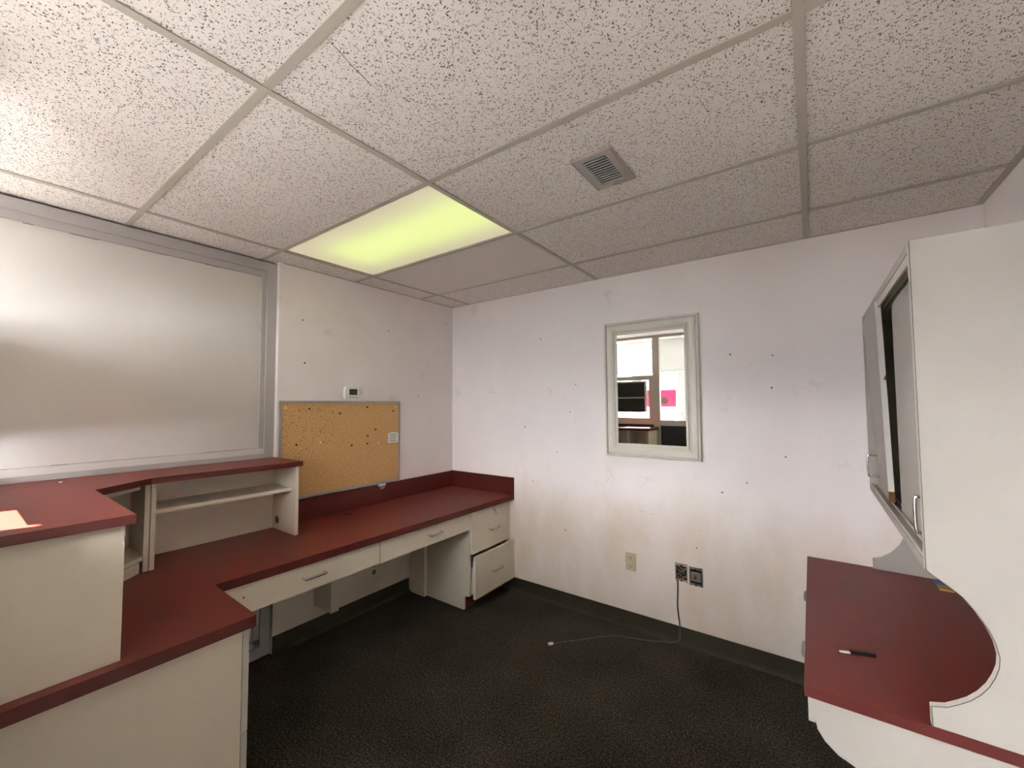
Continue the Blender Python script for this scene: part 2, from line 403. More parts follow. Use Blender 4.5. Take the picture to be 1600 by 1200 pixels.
def holes(parent, face, pts):
    for (a, b, r) in pts:
        if face == 'x': bm = disc((0.0001, a, b), (1, 0, 0), r, 0.0006, 8)
        else: bm = disc((a, -0.0001, b), (0, -1, 0), r, 0.0006, 8)
        obj('nail_hole', bm, HOLE, parent)
holes(wl, 'x', [(-1.372, 2.03, .005), (-1.355, 1.753, .006), (-.704, 2.053, .005), (-.36, 1.72, .004), (-.40, 1.55, .004), (-.30, 1.83, .003)])
holes(wb, 'y', [(.953, 1.983, .005), (2.265, 1.763, .005), (2.467, 1.561, .005), (2.476, 1.743, .004), (1.25, 1.62, .004), (1.20, 1.42, .004),
                (1.09, 1.12, .004), (2.20, .95, .005), (2.33, 1.02, .004), (.80, 1.30, .005), (.87, .88, .004), (2.05, .60, .004), (1.15, .55, .005), (2.52, 1.18, .004)])
for (x0, z0, x1, z1) in ((1.60, .668, 1.625, .678), (1.70, .774, 1.755, .768), (1.77, .764, 1.80, .759), (2.04, .71, 2.075, .708)):
    obj('scuff_mark', hexa([(x0, -.0006, z0 - .002), (x0, -.0006, z0 + .001), (x0, -.0001, z0 - .002), (x0, -.0001, z0 + .001),
                            (x1, -.0006, z1 - .001), (x1, -.0006, z1 + .001), (x1, -.0001, z1 - .001), (x1, -.0001, z1 + .001)]),
        mat('scuff', (0.60, 0.51, 0.45, 1), 0.9) if 'scuff' not in bpy.data.materials else bpy.data.materials['scuff'], wb)

# rubber baseboards with a toe
prof = lambda s: [(0.0, 0.0), (s * 0.020, 0.0), (s * 0.018, 0.004), (s * 0.008, 0.016), (s * 0.005, 0.030), (s * 0.005, 0.104), (0.0, 0.104)]
struct(obj('baseboard_left', prism([(p[0], p[1]) for p in prof(1)], 'y', -1.519, -0.492), BASE), 'dark rubber baseboard under the desk')
struct(obj('baseboard_back', prism([(p[0], p[1]) for p in prof(-1)], 'x', 0.564, 3.30), BASE), 'dark rubber baseboard along the back wall')

# ------------------------------------------------------------------ ceiling: deck, lay-in boards, tees
ceil = sroot('ceiling', (1.64, -1.4, H), 'suspended ceiling of fissured lay-in boards in beige tees')
obj('deck', box(-0.12, 3.42, YP - .05, 0.10, H + 0.10, H + 0.12), DARK, ceil)
xs = [XF - .02, XL0, XL1, XL2, 3.30]; ys = [YP, YR2, YR3, YR4, YR5, 0.0]
for i in range(4):
    for j in range(5):
        if i == 1 and j == 2: continue
        x0, x1, y0, y1 = xs[i] + .003, xs[i + 1] - .003, ys[j] + .003, ys[j + 1] - .003
        dz = random.uniform(0, 0.0012)
        m_ = CEILPLAIN if (i == 1 and j == 3) else CEIL
        t = obj('ceiling_tile', box(x0, x1, y0, y1, H + .0026 + dz, H + .018), m_, ceil)
        if i == 2 and j == 3:
            for (cx_, cy_, w_) in ((2.512, -.868, .012), (2.470, -.800, .016)):
                obj('chip', hexa([(cx_, cy_, H + .0012), (cx_, cy_, H + .003), (cx_ - .006, cy_ + w_, H + .0012), (cx_ - .006, cy_ + w_, H + .003), (cx_ + w_, cy_ + .003, H + .0012), (cx_ + w_, cy_ + .003, H + .003), (cx_ + w_ * .7, cy_ + w_, H + .0012), (cx_ + w_ * .7, cy_ + w_, H + .003)]), CHALK, t)
        if i == 2 and j == 1:
            bm = bmesh.new(); P = [(1.722, -2.205), (1.712, -2.165), (1.697, -2.12), (1.690, -2.085), (1.676, -2.035)]
            w = [.0006, .0013, .0010, .0016, .0006]
            a = [bm.verts.new((p[0] - w[k], p[1], H + .0020)) for k, p in enumerate(P)]; b_ = [bm.verts.new((p[0] + w[k], p[1], H + .0020)) for k, p in enumerate(P)]
            for k in range(4): bm.faces.new((a[k], a[k + 1], b_[k + 1], b_[k]))
            obj('crack', bm, CRACK, t)
            obj('chip', hexa([(1.664, -2.042, H + .0012), (1.664, -2.042, H + .003), (1.668, -2.026, H + .0012), (1.668, -2.026, H + .003), (1.682, -2.050, H + .0012), (1.682, -2.050, H + .003), (1.680, -2.034, H + .0012), (1.680, -2.034, H + .003)]), CHALK, t)
T2 = 0.0122
def tee(name, x0, x1, y0, y1, dz=0):
    obj(name, box(x0, x1, y0, y1, H - .0015 - dz, H + .0015), TEE, ceil)
for X in (XL0, XL1, XL2): tee('main_tee', X - T2, X + T2, YP, -0.001, .0006)
for Y in (YR5, YR4, YR3, YR2):
    for i in range(4):
        tee('cross_tee', xs[i] + (T2 if i else 0), xs[i + 1] - T2 * (i < 3), Y - T2, Y + T2)
obj('wall_angle', box(3.276, 3.2995, YP, -0.001, H - .002, H + .002), TEE, ceil)
obj('wall_angle', box(0.0, 3.276, -0.004, -0.0005, H - .003, H + .002), TEE, ceil)
obj('wall_angle', box(0.0005, 0.008, -1.50, -0.004, H - .003, H + .002), TEE, ceil)

# ------------------------------------------------------------------ window_1: blanked storefront window in the left wall
w1 = sroot('window_1', (XF, -2.1, 0.0), 'grey framed storefront window blanked with white painted panels')
YW0 = YP - 0.02; YW1 = -1.5205
obj('header_rail', box(XF - .09, XF, YW0, YW1, 2.303, 2.357), ALU, w1, bevel=.002)
obj('head_stop', box(XF - .09, XF - .014, YW0, -1.572, 2.268, 2.303), ALU, w1, bevel=.002)
obj('jamb', box(XF - .09, XF, -1.575, YW1, 0.0, 2.303), ALU, w1, bevel=.003)
obj('jamb_stop', box(XF - .09, XF - .014, -1.601, -1.575, 1.21, 2.268), ALU, w1, bevel=.002)
obj('jamb_stop', box(XF - .09, XF - .014, -1.605, -1.575, 0.10, 1.15), ALU, w1, bevel=.002)
obj('sill_rail', box(XF - .09, XF + .001, YW0, -1.575, 1.10, 1.190), ALU, w1, bevel=.003)
obj('sill_stop', box(XF - .09, XF - .012, YW0, -1.575, 1.190, 1.222), PANEL, w1, bevel=.002)
obj('bottom_rail', box(XF - .09, XF + .002, YW0, -1.575, 0.0, 0.060), ALU, w1, bevel=.003)
obj('bottom_stop', box(XF - .09, XF - .016, YW0, -1.605, 0.060, 0.095), ALU, w1, bevel=.002)
obj('panel', box(XF - .06, XF - .030, YW0, -1.601, 1.222, 2.268), PANEL, w1)
obj('panel', box(XF - .06, XF - .034, YW0, -1.605, 0.095, 1.10), PANEL, w1)
bm = bmesh.new()   # ragged dark sealant gap along the bottom of the painted panel
yy = -2.72; random.seed(3)
while yy < -1.62:
    L = random.uniform(.05, .16); h = random.uniform(.0005, .0024)
    box(XF - .0305, XF - .0293, yy, min(yy + L, -1.60), 1.222, 1.2225 + h, bm); yy += L
obj('sealant_gap', bm, CRACK, w1)['kind'] = 'stuff'
bm = bmesh.new(); yy = -2.72
while yy < -1.62:
    L = random.uniform(.03, .12); h = random.uniform(.0006, .002)
    box(XF - .0305, XF - .0293, yy, yy + L, 2.2675 - h, 2.268, bm); yy += L + random.uniform(.02, .2)
obj('sealant_gap', bm, CRACK, w1)['kind'] = 'stuff'

# ------------------------------------------------------------------ window_2: glazed partition behind the camera (seen in the mirror)
w2 = sroot('window_2', (1.5, YP, 0.0), 'bronze framed glazed partition behind the desk')
P0, P1 = YP - .055, YP - .005
def fr(name, x0, x1, z0, z1, m=ALUBACK, y0=P0, y1=P1): return obj(name, box(x0, x1, y0, y1, z0, z1), m, w2, bevel=.002)
fr('header_rail', -.12, 3.30, 2.335, H + .12)
fr('mullion', .970, 1.053, 0, 2.335); fr('mullion', 1.95, 2.02, 0, 2.335); fr('mullion', 2.80, 2.87, 0, 2.335); fr('mullion', 3.25, 3.30, 0, 2.335)
fr('mullion', -.12, -.06, 0, 2.335)
fr('transom', -.06, .970, 1.786, 1.840)
fr('inner_stile', .914, .970, 1.285, 1.786)
fr('sill_rail', -.06, .970, 1.20, 1.285)
fr('slide_rail', -.06, .975, 1.545, 1.560, y0=P0 + .01, y1=P1 + .004)
fr('sill_rail', 1.053, 1.95, 1.186, 1.257); fr('sill_rail', 2.87, 3.25, 1.186, 1.257)
fr('bottom_rail', 1.053, 1.95, 0, .08); fr('bottom_rail', 2.87, 3.25, 0, .08)
def pane(x0, x1, z0, z1): obj('pane', box(x0, x1, YP - .033, YP - .027, z0, z1), GLASS, w2)
pane(-.06, .970, 1.840, 2.335); pane(-.06, .914, 1.285, 1.786); pane(1.053, 1.95, 1.257, 2.335)
fr('infill_or_light_block_panel', -.06, .970, 0, 1.20, NAVY, YP - .045, YP - .02); fr('infill_or_light_block_panel', 1.053, 1.95, .08, 1.186, NAVY, YP - .045, YP - .02)
fr('infill_or_light_block_panel', 2.87, 3.25, .08, 1.186, NAVY, YP - .045, YP - .02); fr('infill_or_light_block_panel', 2.87, 3.25, 1.257, 2.335, LOBBYW, YP - .045, YP - .02)  # white upper panel added out of view to cut light on the cabinet

# lobby beyond the partition
HL = 2.42
lb = struct(obj('ceiling', box(-1.7, 3.8, YO - .1, P0 - .001, HL + .02, HL + .12), LOBBYW), 'white lobby ceiling beyond the partition')
struct(obj('wall_lobby_left', box(-1.7, -1.6, YO, P0, 0, HL + .02), LOBBYW), 'white lobby side wall')
struct(obj('wall_lobby_right', box(3.7, 3.8, YO, P0, 0, HL + .02), LOBBYW), 'white lobby side wall opposite')
struct(obj('wall_lobby_inner', box(-1.6, -.12, P0, P1, 0, HL + .02), LOBBYW), 'white lobby wall beside the partition')
struct(obj('wall_lobby_corner', box(3.30, 3.7, P0, P1, 0, HL + .02), LOBBYW), 'white lobby corner wall beside the partition')
wf = sroot('wall_front', (1.0, YO, 0), 'white outer wall of the lobby')
def wfbox(name, x0, x1, z0, z1): obj(name, box(x0, x1, YO - .1, YO, z0, z1), LOBBYW, wf)
wfbox('header', -1.6, 3.7, 2.33, HL + .02); wfbox('sun_block_pier', 1.95, 3.7, 0, 2.33); wfbox('apron', -.60, .42, 0, .45); wfbox('glow_block_wall', -1.6, -.60, 0, 2.33)  # unseen pier and side wall, placed to hold back sun and glow
wfbox('sun_block', .68, 1.95, 1.99, 2.33); wfbox('sun_block', -.60, .27, 1.986, 2.33)  # unseen wall pieces added to trim the sun through the upper pane
w3 = sroot('window_3', (-.6, YO, 0), 'white framed shop window of the lobby')
def f3(name, x0, x1, z0, z1): obj(name, box(x0, x1, YO - .08, YO - .02, z0, z1), LOBBYW, w3, bevel=.002)
f3('sill_rail', -.60, .42, .45, .51); f3('head_rail', .27, .68, 2.315, 2.33); f3('transom', -.60, .68, 1.945, 1.985); f3('mullion', -.60, -.55, .51, 1.945)
f3('mullion', .27, .30, 1.985, 2.315)
def pane3(x0, x1, z0, z1): obj('pane', box(x0, x1, YO - .053, YO - .047, z0, z1), GLASS, w3)
pane3(-.55, .36, .51, 1.945); pane3(.30, .68, 1.985, 2.315)
d1 = sroot('door_1', (.8, YO, 0), 'white framed glass entrance door of the lobby')
def fd(name, x0, x1, z0, z1, y0=YO - .075, y1=YO - .025): return obj(name, box(x0, x1, y0, y1, z0, z1), LOBBYW, d1, bevel=.002)
fd('frame', .36, .42, 0, 1.945); fd('frame', 1.18, 1.24, 0, 1.99); fd('frame', .42, 1.18, 1.945, 1.99)
fd('stile', .42, .50, .01, 1.94); fd('stile', 1.06, 1.18, .01, 1.94); fd('rail', .50, 1.06, 1.90, 1.94); fd('rail', .50, 1.06, .01, .25)
obj('pane', box(.50, 1.06, YO - .053, YO - .047, .25, 1.90), GLASS, d1)
obj('handle', tube([(1.10, YO - .02, 1.02), (1.10, YO + .03, 1.04), (1.10, YO + .03, 1.30), (1.10, YO - .02, 1.32)], .009), CHROME, d1, smooth=True)
w4 = sroot('window_4', (1.6, YO, 0), 'narrow glazed sidelight beside the lobby door')
obj('pane', box(1.30, 1.90, YO - .053, YO - .047, .3, 1.94), GLASS, w4)
obj('frame', box(1.24, 1.30, YO - .08, YO - .02, 0, 1.99), LOBBYW, w4); obj('frame', box(1.90, 1.95, YO - .08, YO - .02, 0, 1.99), LOBBYW, w4)
obj('frame', box(1.30, 1.90, YO - .08, YO - .02, 0, .3), LOBBYW, w4); obj('frame', box(1.30, 1.90, YO - .08, YO - .02, 1.94, 1.99), LOBBYW, w4)
struct(obj('ground', box(-14, 16, -22, YO - .1, -.12, -.06), PAVE), 'grey pavement outside')
fac = obj('building', box(-12, 14, -20.5, -19.5, -.06, 3.2), FACADE); tag(fac, 'low pale blue building across the street, seen through the lobby glass', 'building')

ps = thing('poster', 'pink poster with a brown fruit emblem taped inside the lobby door glass', 'poster', (.79, YO - .045, 1.40))
obj('sheet', box(.55, 1.02, YO - .046, YO - .044, 1.42, 1.68), PINK, ps)
bm = disc((.845, YO - .0437, 1.515), (0, 1, 0), .055, .0008, 20)
for v in bm.verts: v.co.z = 1.515 + (v.co.z - 1.515) * .92
obj('emblem', bm, BROWN, ps)
bm = prism([(.842, 1.56), (.800, 1.590), (.812, 1.572)], 'y', YO - .0437, YO - .0429); prism([(.848, 1.56), (.890, 1.588), (.872, 1.568)], 'y', YO - .0437, YO - .0429, bm)
obj('emblem_leaf', bm, BROWN, ps)
dp = thing('dark_panel', 'black panel in a white border behind the partition glass, seen in the mirror', 'panel', (.40, YP - .02, 1.362))
obj('board', box(-.05, .854, YP - .0265, YP - .018, 1.362, 1.754), DARK, dp)
for (x0, x1, z0, z1) in ((-.05, .854, 1.754, 1.775), (.854, .880, 1.362, 1.775)):
    obj('border', box(x0, x1, YP - .0265, YP - .017, z0, z1), LOBBYW, dp)
for k, (x0, x1) in enumerate(((-.9, .3), (1.2, 2.4))):
    t = thing('lobby_ceiling_light', ['bright lobby ceiling panel light beside the shop window', 'bright lobby ceiling panel light above the partition doorway'][k], 'light', ((x0 + x1) / 2, -3.2, HL))
    obj('frame', box(x0 - .03, x1 + .03, -3.55, -2.85, HL - .004, HL + .02), TEE, t)
    obj('diffuser', box(x0, x1, -3.52, -2.88, HL - .008, HL - .004), LOBBYLAMP, t)

def band(o, m, keep):
    """give the faces whose normal is off the axis 'keep' a second (dimmed-edge) material"""
    o.data.materials.append(m)
    for p in o.data.polygons:
        if abs(p.normal[keep]) < 0.5: p.material_index = 1

# ------------------------------------------------------------------ ceiling light and vent
cl = thing('ceiling_light', 'recessed fluorescent ceiling light glowing yellow-green through a ribbed lens', 'light', (.82, -1.304, H))
x0, x1, y0, y1 = XL0 + T2, XL1 - T2, YR3 + T2, YR4 - T2
obj('lens', box(x0 + .012, x1 - .006, y0 + .006, y1 - .006, H + .004, H + .008), LENS, cl)
bm = box(x0, x1, y0, y0 + .006, H + .002, H + .012); box(x0, x1, y1 - .006, y1, H + .002, H + .012, bm); box(x1 - .006, x1, y0, y1, H + .002, H + .012, bm)
box(x0, x0 + .010, y0, y1, H + .002, H + .012, bm)
obj('lens_frame', bm, TEE, cl)
obj('housing', box(x0, x1, y0, y1, H + .06, H + .09), WHITEP, cl)
vt = thing('air_vent', 'small grey metal air vent grille set in a ceiling board', 'vent', (2.034, -1.273, H - .006))
vx0, vx1, vy0, vy1 = 1.955, 2.113, -1.400, -1.149; ix0, ix1, iy0, iy1 = 1.991, 2.080, -1.367, -1.181
bm = bmesh.new()
def vring(z):
    return [[bm.verts.new((x, y, zz)) for (x, y) in r] for r, zz in z]
o_ = [(vx0, vy0), (vx1, vy0), (vx1, vy1), (vx0, vy1)]; m_ = [(vx0 + .004, vy0 + .004), (vx1 - .004, vy0 + .004), (vx1 - .004, vy1 - .004), (vx0 + .004, vy1 - .004)]
i_ = [(ix0, iy0), (ix1, iy0), (ix1, iy1), (ix0, iy1)]
R = vring([(o_, H + .002), (o_, H - .004), (m_, H - .007), (i_, H - .006), (i_, H + .002)])
for a, b_ in zip(R[:-1], R[1:]):
    for k in range(4): bm.faces.new((a[k], a[(k + 1) % 4], b_[(k + 1) % 4], b_[k]))
obj('face_frame', bm, VENT, vt)
obj('duct', box(ix0 - .002, ix1 + .002, iy0 - .002, iy1 + .002, H + .001, H + .0025), DARK, vt)
for k in range(11):
    yk = iy0 + .012 + k * (iy1 - iy0 - .014) / 10.5
    obj('slat', hexa([(ix0, yk, H - .006), (ix0, yk + .004, H + .0008), (ix0, yk + .0018, H - .006), (ix0, yk + .0058, H + .0008),
                      (ix1, yk, H - .006), (ix1, yk + .004, H + .0008), (ix1, yk + .0018, H - .006), (ix1, yk + .0058, H + .0008)]), VENTSL, vt)
for (sx, sy) in ((2.035, vy0 + .017), (2.035, vy1 - .017)):
    obj('screw', disc((sx, sy, H - .0062), (0, 0, -1), .005, .0022, 10), STEEL, vt)

# ------------------------------------------------------------------ red desk top
ZD = 0.752
ct = thing('worktop', 'long red laminate L-shaped desk top running along the left wall', 'worktop', (.35, -1.2, .714))
sl = obj('slab', prism([(.001, -.001), (.688, -.001), (.654, -2.043), (1.055, -2.052), (1.055, -2.74), (XF + .004, -2.74), (XF + .004, -1.53), (.001, -1.53)], 'z', .714, ZD), RED, ct, bevel=.0015)
band(sl, REDD, 2)
obj('grommet', disc((.115, -1.105, ZD), (0, 0, 1), .028, .002, 20), DARK, ct)
SCR = mat('scratch', (.45, .22, .18, 1), .8)
for (p, q) in (((.21, -.88), (.245, -.845)), ((.245, -.885), (.215, -.85)), ((.30, -.72), (.33, -.735)), ((.335, -.71), (.34, -.74))):
    bm = bmesh.new(); d = (Vector(q) - Vector(p)).normalized() * .0018
    vs = [bm.verts.new((c[0], c[1], ZD + .0005)) for c in ((p[0] - d.y, p[1] + d.x), (p[0] + d.y, p[1] - d.x), (q[0] + d.y, q[1] - d.x), (q[0] - d.y, q[1] + d.x))]
    bm.faces.new(vs)
    obj('scratch', bm, SCR, ct)

sb = thing('splashback', 'burgundy splashback strip standing on the long red desk in the corner', 'splashback', (.05, -.6, ZD))
obj('wall_strip', box(.0008, .020, -1.515, -.021, ZD + .0003, .886), REDD, sb, bevel=.001)
obj('wall_strip', box(.0008, .688, -.020, -.0008, ZD + .0003, .888), REDD, sb, bevel=.001)

def bow_handle(parent, x, y0, y1, z, out=.026, r=.0062):
    """chrome pull whose bar runs along y in front of a face at x"""
    pts = [(x, y0, z), (x + out * .7, y0, z), (x + out, y0 + .010, z), (x + out, y1 - .010, z), (x + out * .7, y1, z), (x, y1, z)]
    h = obj('handle', tube(smooth_path(pts, 4), r, 8), CHROME, parent, smooth=True, label='chrome bow handle')
    return h

# two shallow desk drawers
for k, (y0, y1, hy, lab) in enumerate(((-2.044, -1.239, -1.62, 'wide shallow drawer under the desk top nearest the raised counter'),
                                       (-1.233, -.462, -.82, 'wide shallow drawer under the desk top next to the drawer pedestal'))):
    d = thing('slim_drawer_unit', lab, 'drawer', (.5, (y0 + y1) / 2, .583), 'shallow drawers under the desk top')
    obj('front', box(.622, .640, y0, y1, .583, .7135), LAM, d, bevel=.001)
    bm = box(.12, .622, y0 + .03, y0 + .042, .60, .695); box(.12, .622, y1 - .042, y1 - .03, .60, .695, bm); box(.12, .622, y0 + .042, y1 - .042, .60, .606, bm); box(.12, .132, y0 + .042, y1 - .042, .606, .695, bm)
    obj('drawer_box', bm, LAM, d)
    bow_handle(d, .640, hy - .052, hy + .052, .648)
    if k == 0: obj('bumper', disc((.640, -1.93, .655), (1, 0, 0), .004, .0012, 8), HOLE, d)

# pedestal with two file drawers
pd = thing('drawer_pedestal', 'off-white two-drawer pedestal in the corner, lower drawer pulled open', 'cabinet', (.34, -.23, 0))
obj('side_panel', prism([(.03, 0), (.565, 0), (.565, .088), (.620, .110), (.620, .7135), (.03, .7135)], 'y', -.462, -.444), LAM, pd, bevel=.001)
obj('side_panel', box(.03, .620, -.022, -.004, .110, .7135), LAM, pd, bevel=.001)
obj('back_panel', box(.022, .030, -.462, -.004, .0, .7135), LAM, pd)
obj('bottom_panel', box(.03, .60, -.444, -.022, .092, .110), LAM, pd)
obj('toe_kick', box(.548, .562, -.444, -.0225, 0, .092), REDD, pd)
u = obj('drawer', box(.622, .641, -.457, -.004, .402, .7125), LAM, pd, bevel=.001)
bow_handle(u, .641, -.262, -.150, .535)
obj('lock', disc((.641, -.205, .675), (1, 0, 0), .009, .006, 14), CHROME, u)
obj('key', tube([(.648, -.205, .672), (.660, -.205, .660), (.662, -.203, .640)], .003, 6), CHROME, u)
lo = obj('drawer', box(.670, .690, -.478, -.006, .106, .397), LAM, pd, bevel=.001)
bow_handle(lo, .690, -.292, -.180, .250)
bm = box(.20, .670, -.436, -.424, .118, .30); box(.20, .670, -.040, -.028, .118, .30, bm); box(.20, .670, -.424, -.040, .118, .124, bm); box(.20, .212, -.424, -.040, .124, .30, bm)
obj('drawer_box', bm, WHITEP, lo)
obj('slide_rail', box(.25, .668, -.4425, -.4365, .335, .352), STEEL, lo); obj('slide_rail', box(.25, .668, -.0275, -.0235, .335, .352), STEEL, lo)

pc = obj('pipe_cover', box(.024, .180, -.491, -.464, .0, .7135), LAM, bevel=.001)
tag(pc, 'narrow off-white boxed cover standing between the wall and the drawer pedestal', 'cover')

cb = thing('corbel_bracket', 'off-white curved corbel bracket on the wall carrying the desk', 'bracket', (.1, -1.18, .195))
obj('side_plate', box(.0005, .182, -1.268, -1.250, .195, .5815), LAM, cb, bevel=.001)
obj('post', box(.182, .200, -1.268, -1.215, .193, .5815), LAM, cb, bevel=.001)
obj('gusset', prism([(-1.250, .196), (-1.200, .196), (-1.194, .220), (-1.179, .250), (-1.160, .288), (-1.136, .324), (-1.104, .358), (-1.066, .390), (-1.010, .420), (-.950, .446), (-.90, .458), (-.90, .5815), (-1.250, .5815)], 'x', .148, .166), LAM, cb)

def outlet(name, label, c, axis, plate, sock, w=.070, h=.115):
    t = thing(name, label, 'outlet', c)
    bx = (lambda u0, u1, z0, z1, d0, d1: box(c[0] + d0, c[0] + d1, c[1] + u0, c[1] + u1, c[2] + z0, c[2] + z1)) if axis == 'x' else \
         (lambda u0, u1, z0, z1, d0, d1: box(c[0] + u0, c[0] + u1, c[1] - d1, c[1] - d0, c[2] + z0, c[2] + z1))
    obj('cover_plate', bx(-w / 2, w / 2, 0, h, .0003, .006), plate, t, bevel=.002)
    for zc in (.030, .085):
        s = obj('socket', bx(-.016, .016, zc - .016, zc + .016, .006, .0085), sock, t, bevel=.003)
        bm = bx(-.009, -.006, zc - .002, zc + .009, .0085, .0090)
        for q in ((.006, .009, zc - .002, zc + .009), (-.003, .003, zc - .011, zc - .006)):
            b2 = bx(*q, .0085, .0090); me = bpy.data.meshes.new('tmp'); b2.to_mesh(me); b2.free(); bm.from_mesh(me); bpy.data.meshes.remove(me)
        obj('slot', bm, DARK, s)
    obj('screw', bx(-.003, .003, .0545, .0605, .006, .0075), STEEL, t)
    return t
outlet('wall_outlet', 'ivory double socket outlet on the back wall', (1.639, 0, .372), 'y', IVORY, IVORY)
outlet('wall_outlet', 'pale double socket outlet on the wall below the desk', (0, -.82, .225), 'x', LAM, GREYP)

# ------------------------------------------------------------------ reception base cabinet under the short leg of the desk
rb = thing('reception_base_cabinet', 'large off-white base cabinet under the short leg of the red desk', 'cabinet', (.84, -2.4, 0))
obj('end_panel', box(1.012, 1.030, -2.74, -2.084, 0, .7135), LAM, rb, bevel=.001)
obj('side_panel', box(.660, .678, -2.74, -2.084, 0, .7135), LAM, rb)
obj('back_panel', box(.678, 1.012, -2.74, -2.73, 0, .7135), LAM, rb)
obj('bottom_panel', box(.678, 1.012, -2.73, -2.084, .08, .098), LAM, rb)
for (z0, z1) in ((.362, .7115), (.03, .356)):
    d = obj('drawer', box(.662, 1.029, -2.081, -2.062, z0, z1), LAMEDGE, rb, bevel=.0015)
    obj('handle', tube(smooth_path([(.79, -2.062, z1 - .05), (.79, -2.042, z1 - .05), (.90, -2.042, z1 - .05), (.90, -2.062, z1 - .05)], 4), .0048), CHROME, d, smooth=True)

# ------------------------------------------------------------------ raised hutch on the desk
ZT0, ZT1 = 1.138, 1.165
tt = obj('raised_worktop', prism([(XF + .003, -1.522), (.0015, -1.512), (.312, -1.514), (.292, -2.170), (.440, -2.370), (1.035, -2.375), (1.035, -2.74), (XF + .003, -2.74)], 'z', ZT0, ZT1), RED, bevel=.0015)
band(tt, REDD, 2)
tag(tt, 'raised red laminate counter top with an angled inner corner above the white shelves', 'worktop')

ZU = ZD + .0004
bk = thing('shelf_unit', 'low off-white shelf unit on the desk with one shelf below the raised counter', 'shelf', (.13, -1.83, ZD))
obj('back_panel', box(.002, .014, -2.140, -1.538, ZU, ZT0 - .0005), LAM, bk)
ep = obj('side_panel', box(.002, .280, -1.538, -1.520, ZU, ZT0 - .0005), LAM, bk, bevel=.001)
obj('side_panel', box(.002, .247, -2.158, -2.140, ZU, ZT0 - .0005), LAM, bk, bevel=.001)
obj('shelf', box(.014, .232, -2.140, -1.538, .994, 1.012), LAM, bk, bevel=.001)
obj('cable_hole', disc((.070, -1.5385, .808), (0, -1, 0), .020, .0008, 18), HOLE, ep)
obj('hole_ring', disc((.070, -1.5383, .808), (0, -1, 0), .024, .0006, 18), GREYP, ep)

cs = thing('corner_shelf_unit', 'angled off-white corner shelf unit beside the low shelf unit on the desk', 'shelf', (.2, -2.4, ZD))
obj('side_panel', prism([(.002, -2.1785), (.242, -2.1785), (.245, -2.1612), (.002, -2.1612)], 'z', ZU, ZT0 - .0005), LAM, cs, bevel=.001)
obj('back_panel', box(.002, .014, -2.72, -2.1765, ZU, ZT0 - .0005), LAM, cs)
obj('side_panel', box(.430, .448, -2.72, -2.395, ZU, ZT0 - .0005), LAM, cs)
CH0, CH1 = Vector((.240, -2.180)), Vector((.443, -2.393))
cdv = (CH1 - CH0).normalized(); cn = Vector((-cdv.y * -1, -cdv.x)) ; cn = Vector((cdv.y, -cdv.x))  # towards the wall
if cn.x > 0: cn = -cn
def chamfer(name, a, b_, back, th, z0, z1):
    p = CH0 + cdv * a + cn * back; q = CH0 + cdv * b_ + cn * back
    return obj(name, prism([tuple(p), tuple(q), tuple(q + cn * th), tuple(p + cn * th)], 'z', z0, z1), LAM, cs, bevel=.001)
obj('shelf', prism([(.016, -2.178), (CH0.x - .004, -2.180), (CH1.x - .016, CH1.y + .004), (CH1.x - .016, -2.72), (.016, -2.72)], 'z', .801, .819), LAM, cs, bevel=.001)
chamfer('kick_board', .012, .28, .003, .016, ZU, .797)
chamfer('top_rail', .006, .28, .014, .016, 1.112, ZT0 - .0005)

lg = thing('hutch_unit', 'tall plain off-white hutch box on the short leg of the red desk', 'shelf', (.73, -2.55, ZD))
obj('end_panel', box(.997, 1.015, -2.735, -2.394, ZU, ZT0 - .0005), LAM, lg, bevel=.001)
obj('back_panel', box(.450, .997, -2.735, -2.723, ZU, ZT0 - .0005), LAM, lg)
obj('divider', box(.745, .763, -2.723, -2.396, ZU, ZT0 - .0005), LAM, lg, bevel=.001)
obj('side_panel', box(.450, .468, -2.723, -2.396, ZU, ZT0 - .0005), LAM, lg, bevel=.001)

tk = obj('wall_tack', disc((.10, -2.42, ZT1), (0, 0, 1), .006, .003, 10), WHITEP, bevel=.001)
tag(tk, 'tiny white plastic cap lying on the raised red counter', 'cap')
cbl = obj('black_cable', tube(smooth_path([(.30, -2.70, ZT1 + .0045), (.55, -2.68, ZT1 + .0045), (.74, -2.665, ZT1 + .0045), (.86, -2.662, ZT1 + .0045), (.97, -2.68, ZT1 + .0045), (1.032, -2.705, ZT1 + .0045), (1.043, -2.709, ZT1 - .010), (1.046, -2.71, 1.05), (1.044, -2.71, .90), (1.050, -2.71, .79), (1.064, -2.71, .74), (1.062, -2.71, .60), (1.062, -2.71, .25), (1.064, -2.71, .012)], 5), .0035, 6), CABLE, smooth=True)
tag(cbl, 'thin black cable lying on the raised red counter and hanging over its end', 'cable')

